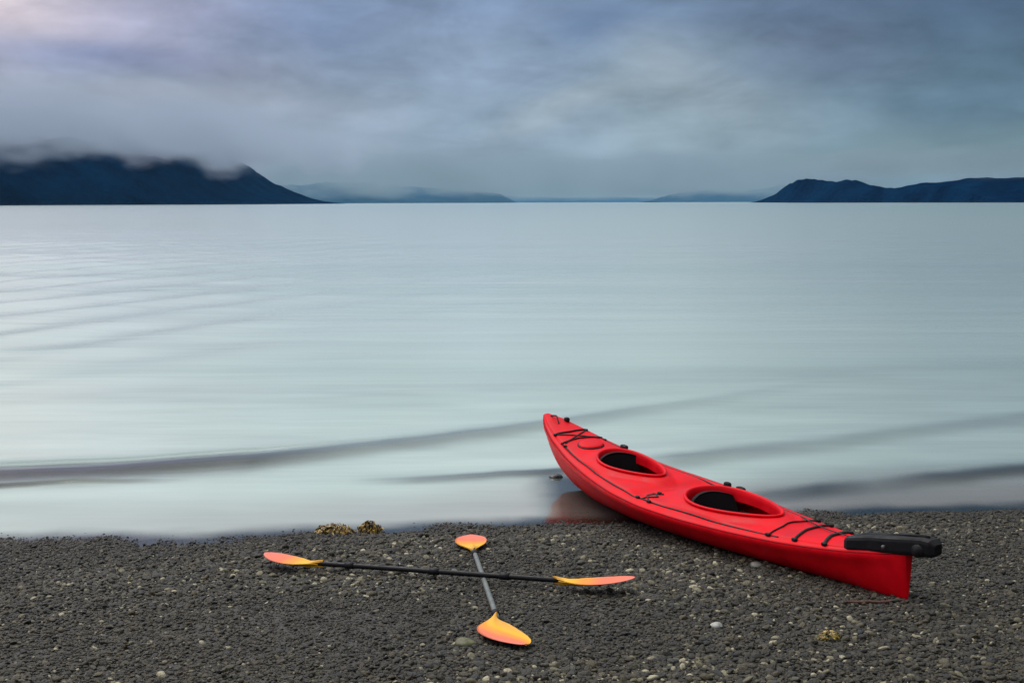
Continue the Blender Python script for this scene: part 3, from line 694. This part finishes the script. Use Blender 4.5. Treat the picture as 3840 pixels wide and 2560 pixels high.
# ---------------------------------------------------------------- seaweed and driftwood
m_weed = plastic('brown_kelp', (.13, .065, .010), .35, .5, .5, 20, coat=.3); m_weed2 = plastic('yellow_kelp', (.38, .25, .035), .4, .3, .5, 20, coat=.2)
m_green = plastic('green_weed', (.12, .13, .025), .5, .4, .5, 20)
def weed(x, y, w, h, n_, mats, label, seed, lean=0.0):
    rs = random.Random(seed); root = link('seaweed_clump', None); z0 = max(gz1(x, y), -.01); root.location = (x, y, z0); root['label'] = label; root['category'] = 'seaweed'
    for mi, mat in enumerate(mats):
        V, F = [], []
        for k in range(n_ if mi == 0 else n_ // 2):
            a = rs.uniform(0, 2 * math.pi); r0 = math.sqrt(rs.random()) * w * .8; d_ = rs.uniform(0, 2 * math.pi); ln = w * rs.uniform(.3, .8); hh = h * (1 - (r0 / w) ** 2) * rs.uniform(.3, 1.15) + (.006 if mi else 0); wd = rs.uniform(.002, .0065)
            c0 = Vector((math.cos(a) * r0, math.sin(a) * r0 * .55, 0)); dv = Vector((math.cos(d_), math.sin(d_) * .6, 0)) * ln * .5
            ps = spline([c0 - dv + Vector((0, 0, rs.uniform(-.004, .3 * hh))), c0 - dv * .3 + Vector((rs.uniform(-.01, .01), rs.uniform(-.01, .01), hh)), c0 + dv * .4 + Vector((rs.uniform(-.02, .02), rs.uniform(-.01, .01), hh * rs.uniform(.5, 1))), c0 + dv + Vector((0, 0, rs.uniform(-.004, .3) * hh))], 9)
            sdv = Vector((-math.sin(d_), math.cos(d_), rs.uniform(-.8, .8))).normalized(); b0 = len(V)
            for i, p in enumerate(ps):
                ww_ = wd * (.4 + math.sin(math.pi * min(1, (i + .5) / 10))); wv = math.sin(i * 2.3 + k) * .003
                V += [p - sdv * ww_ + Vector((0, 0, wv)), p + Vector((0, 0, .002)), p + sdv * ww_ - Vector((0, 0, wv))]
            for i in range(9):
                for j in (0, 1): F.append((b0 + i * 3 + j, b0 + i * 3 + j + 1, b0 + i * 3 + j + 4, b0 + i * 3 + j + 3))
        link('fronds', mesh('fronds', V, F, mat), root, kind='stuff')
    return root
weed(-1.27, 9.14, .15, .060, 260, (m_weed, m_weed2), 'wide ragged clump of yellow-brown seaweed at the water edge', 4)
weed(-1.02, 9.17, .095, .080, 220, (m_weed, m_weed2), 'small round dark brown clump of seaweed at the water edge', 9)
weed(1.575, 6.32, .07, .035, 90, (m_green, m_weed2), 'tuft of yellow-green weed on the gravel in front of the kayak', 14)
rs = random.Random(3)
def stick(x, y, L_, r, ang, mat, label):
    pts = []
    for i in range(8):
        f = i / 7 - .5; px_ = x + math.cos(ang) * f * L_ + rs.uniform(-.004, .004); py_ = y + math.sin(ang) * f * L_ + rs.uniform(-.006, .006); pts.append((px_ - x, py_ - y, gz1(px_, py_) + r + .008 - gz1(x, y)))
    V, F = tube_geo(spline(pts, 20), [r * (1 - .5 * abs(i / 20 - .4)) for i in range(21)], 8)
    o = link('driftwood_stick', mesh('driftwood_stick', V, F, mat)); o.location = (x, y, gz1(x, y)); o['label'] = label; o['category'] = 'stick'
stick(1.98, 6.96, .32, .008, -.12, plastic('reddish_wood', (.14, .06, .04), .8, .3, .8, 40), 'thin reddish brown stick on the gravel in front of the kayak end')

# ---------------------------------------------------------------- air
def box(name, lo, hi, **kw):
    V = [(x, y, z) for x in (lo[0], hi[0]) for y in (lo[1], hi[1]) for z in (lo[2], hi[2])]
    F = [(0, 1, 3, 2), (4, 6, 7, 5), (0, 4, 5, 1), (2, 3, 7, 6), (0, 2, 6, 4), (1, 5, 7, 3)]
    me = bpy.data.meshes.new(name); me.from_pydata(V, [], F); me.update(); return link(name, me, **kw)
mat_haze = bpy.data.materials.new('haze'); mat_haze.use_nodes = True; nt = mat_haze.node_tree; nt.nodes.clear(); o = nt.nodes.new('ShaderNodeOutputMaterial')
pv = node(nt, 'ShaderNodeVolumePrincipled', Color=(.28, .62, 1.0, 1), Density=1.5e-5, Anisotropy=.0); nt.links.new(pv.outputs[0], o.inputs['Volume'])
hz = box('haze', (-31000, -500, -5.5), (31000, 31000, 420), kind='stuff'); hz.data.materials.append(mat_haze)

# ---------------------------------------------------------------- low cloud hanging on the mountains
def mist(name, lo, hi, z0, z1, dens, label_seed, colr, thr=(.42, .62), k=1.0, vs=1.0, zn=95.0):
    m = bpy.data.materials.new('mist'); m.use_nodes = True; nt = m.node_tree; nt.nodes.clear(); o = nt.nodes.new('ShaderNodeOutputMaterial')
    g = nt.nodes.new('ShaderNodeNewGeometry').outputs['Position']; sp = nt.nodes.new('ShaderNodeSeparateXYZ'); nt.links.new(g, sp.inputs[0]); x, y, z = (S(nt, sp.outputs[i]) for i in range(3))
    mp = node(nt, 'ShaderNodeMapping'); nt.links.new(g, mp.inputs[0]); mp.inputs['Scale'].default_value = (.0045 * vs / k, .0020 / k, .012 / k); mp.inputs['Location'].default_value = (label_seed, 0, 0)
    n = S(nt, node(nt, 'ShaderNodeTexNoise', Vector=mp.outputs[0], Scale=1.0, Detail=3.0, Roughness=.55).outputs[0])
    base = (z + (n - .5) * zn * k).ramp(z0, z1)
    ex = (x.ramp(lo[0], lo[0] + (hi[0] - lo[0]) * .12) * x.ramp(hi[0], hi[0] - (hi[0] - lo[0]) * .22)) * (y.ramp(lo[1], lo[1] + 150) * y.ramp(hi[1], hi[1] - 300)) * z.ramp(hi[2], hi[2] - 70)
    d = base * n.ramp(*thr, .15, 1.0) * ex * dens
    pv = node(nt, 'ShaderNodeVolumePrincipled', Color=(*colr, 1), Density=d, Anisotropy=.1); nt.links.new(pv.outputs[0], o.inputs['Volume'])
    m.cycles.volume_step_rate = .35 if hasattr(m.cycles, 'volume_step_rate') else 1
    b = box(name, lo, hi, kind='stuff'); b.data.materials.append(m); return b
mist('mist', (-2300, 1800, 40), (-250, 3900, 200), 84, 132, .0085, 0.0, (.56, .62, .76), k=1.25, vs=2.8, thr=(.40, .60), zn=170.0)
mist('mist', (380, 1500, 15), (1500, 3200, 130), 40, 85, .0028, 4.4, (.36, .45, .50))
mist('mist', (-2300, 7300, 12), (3600, 13000, 330), 22, 120, .0022, 2.2, (.44, .53, .60), k=1.8)
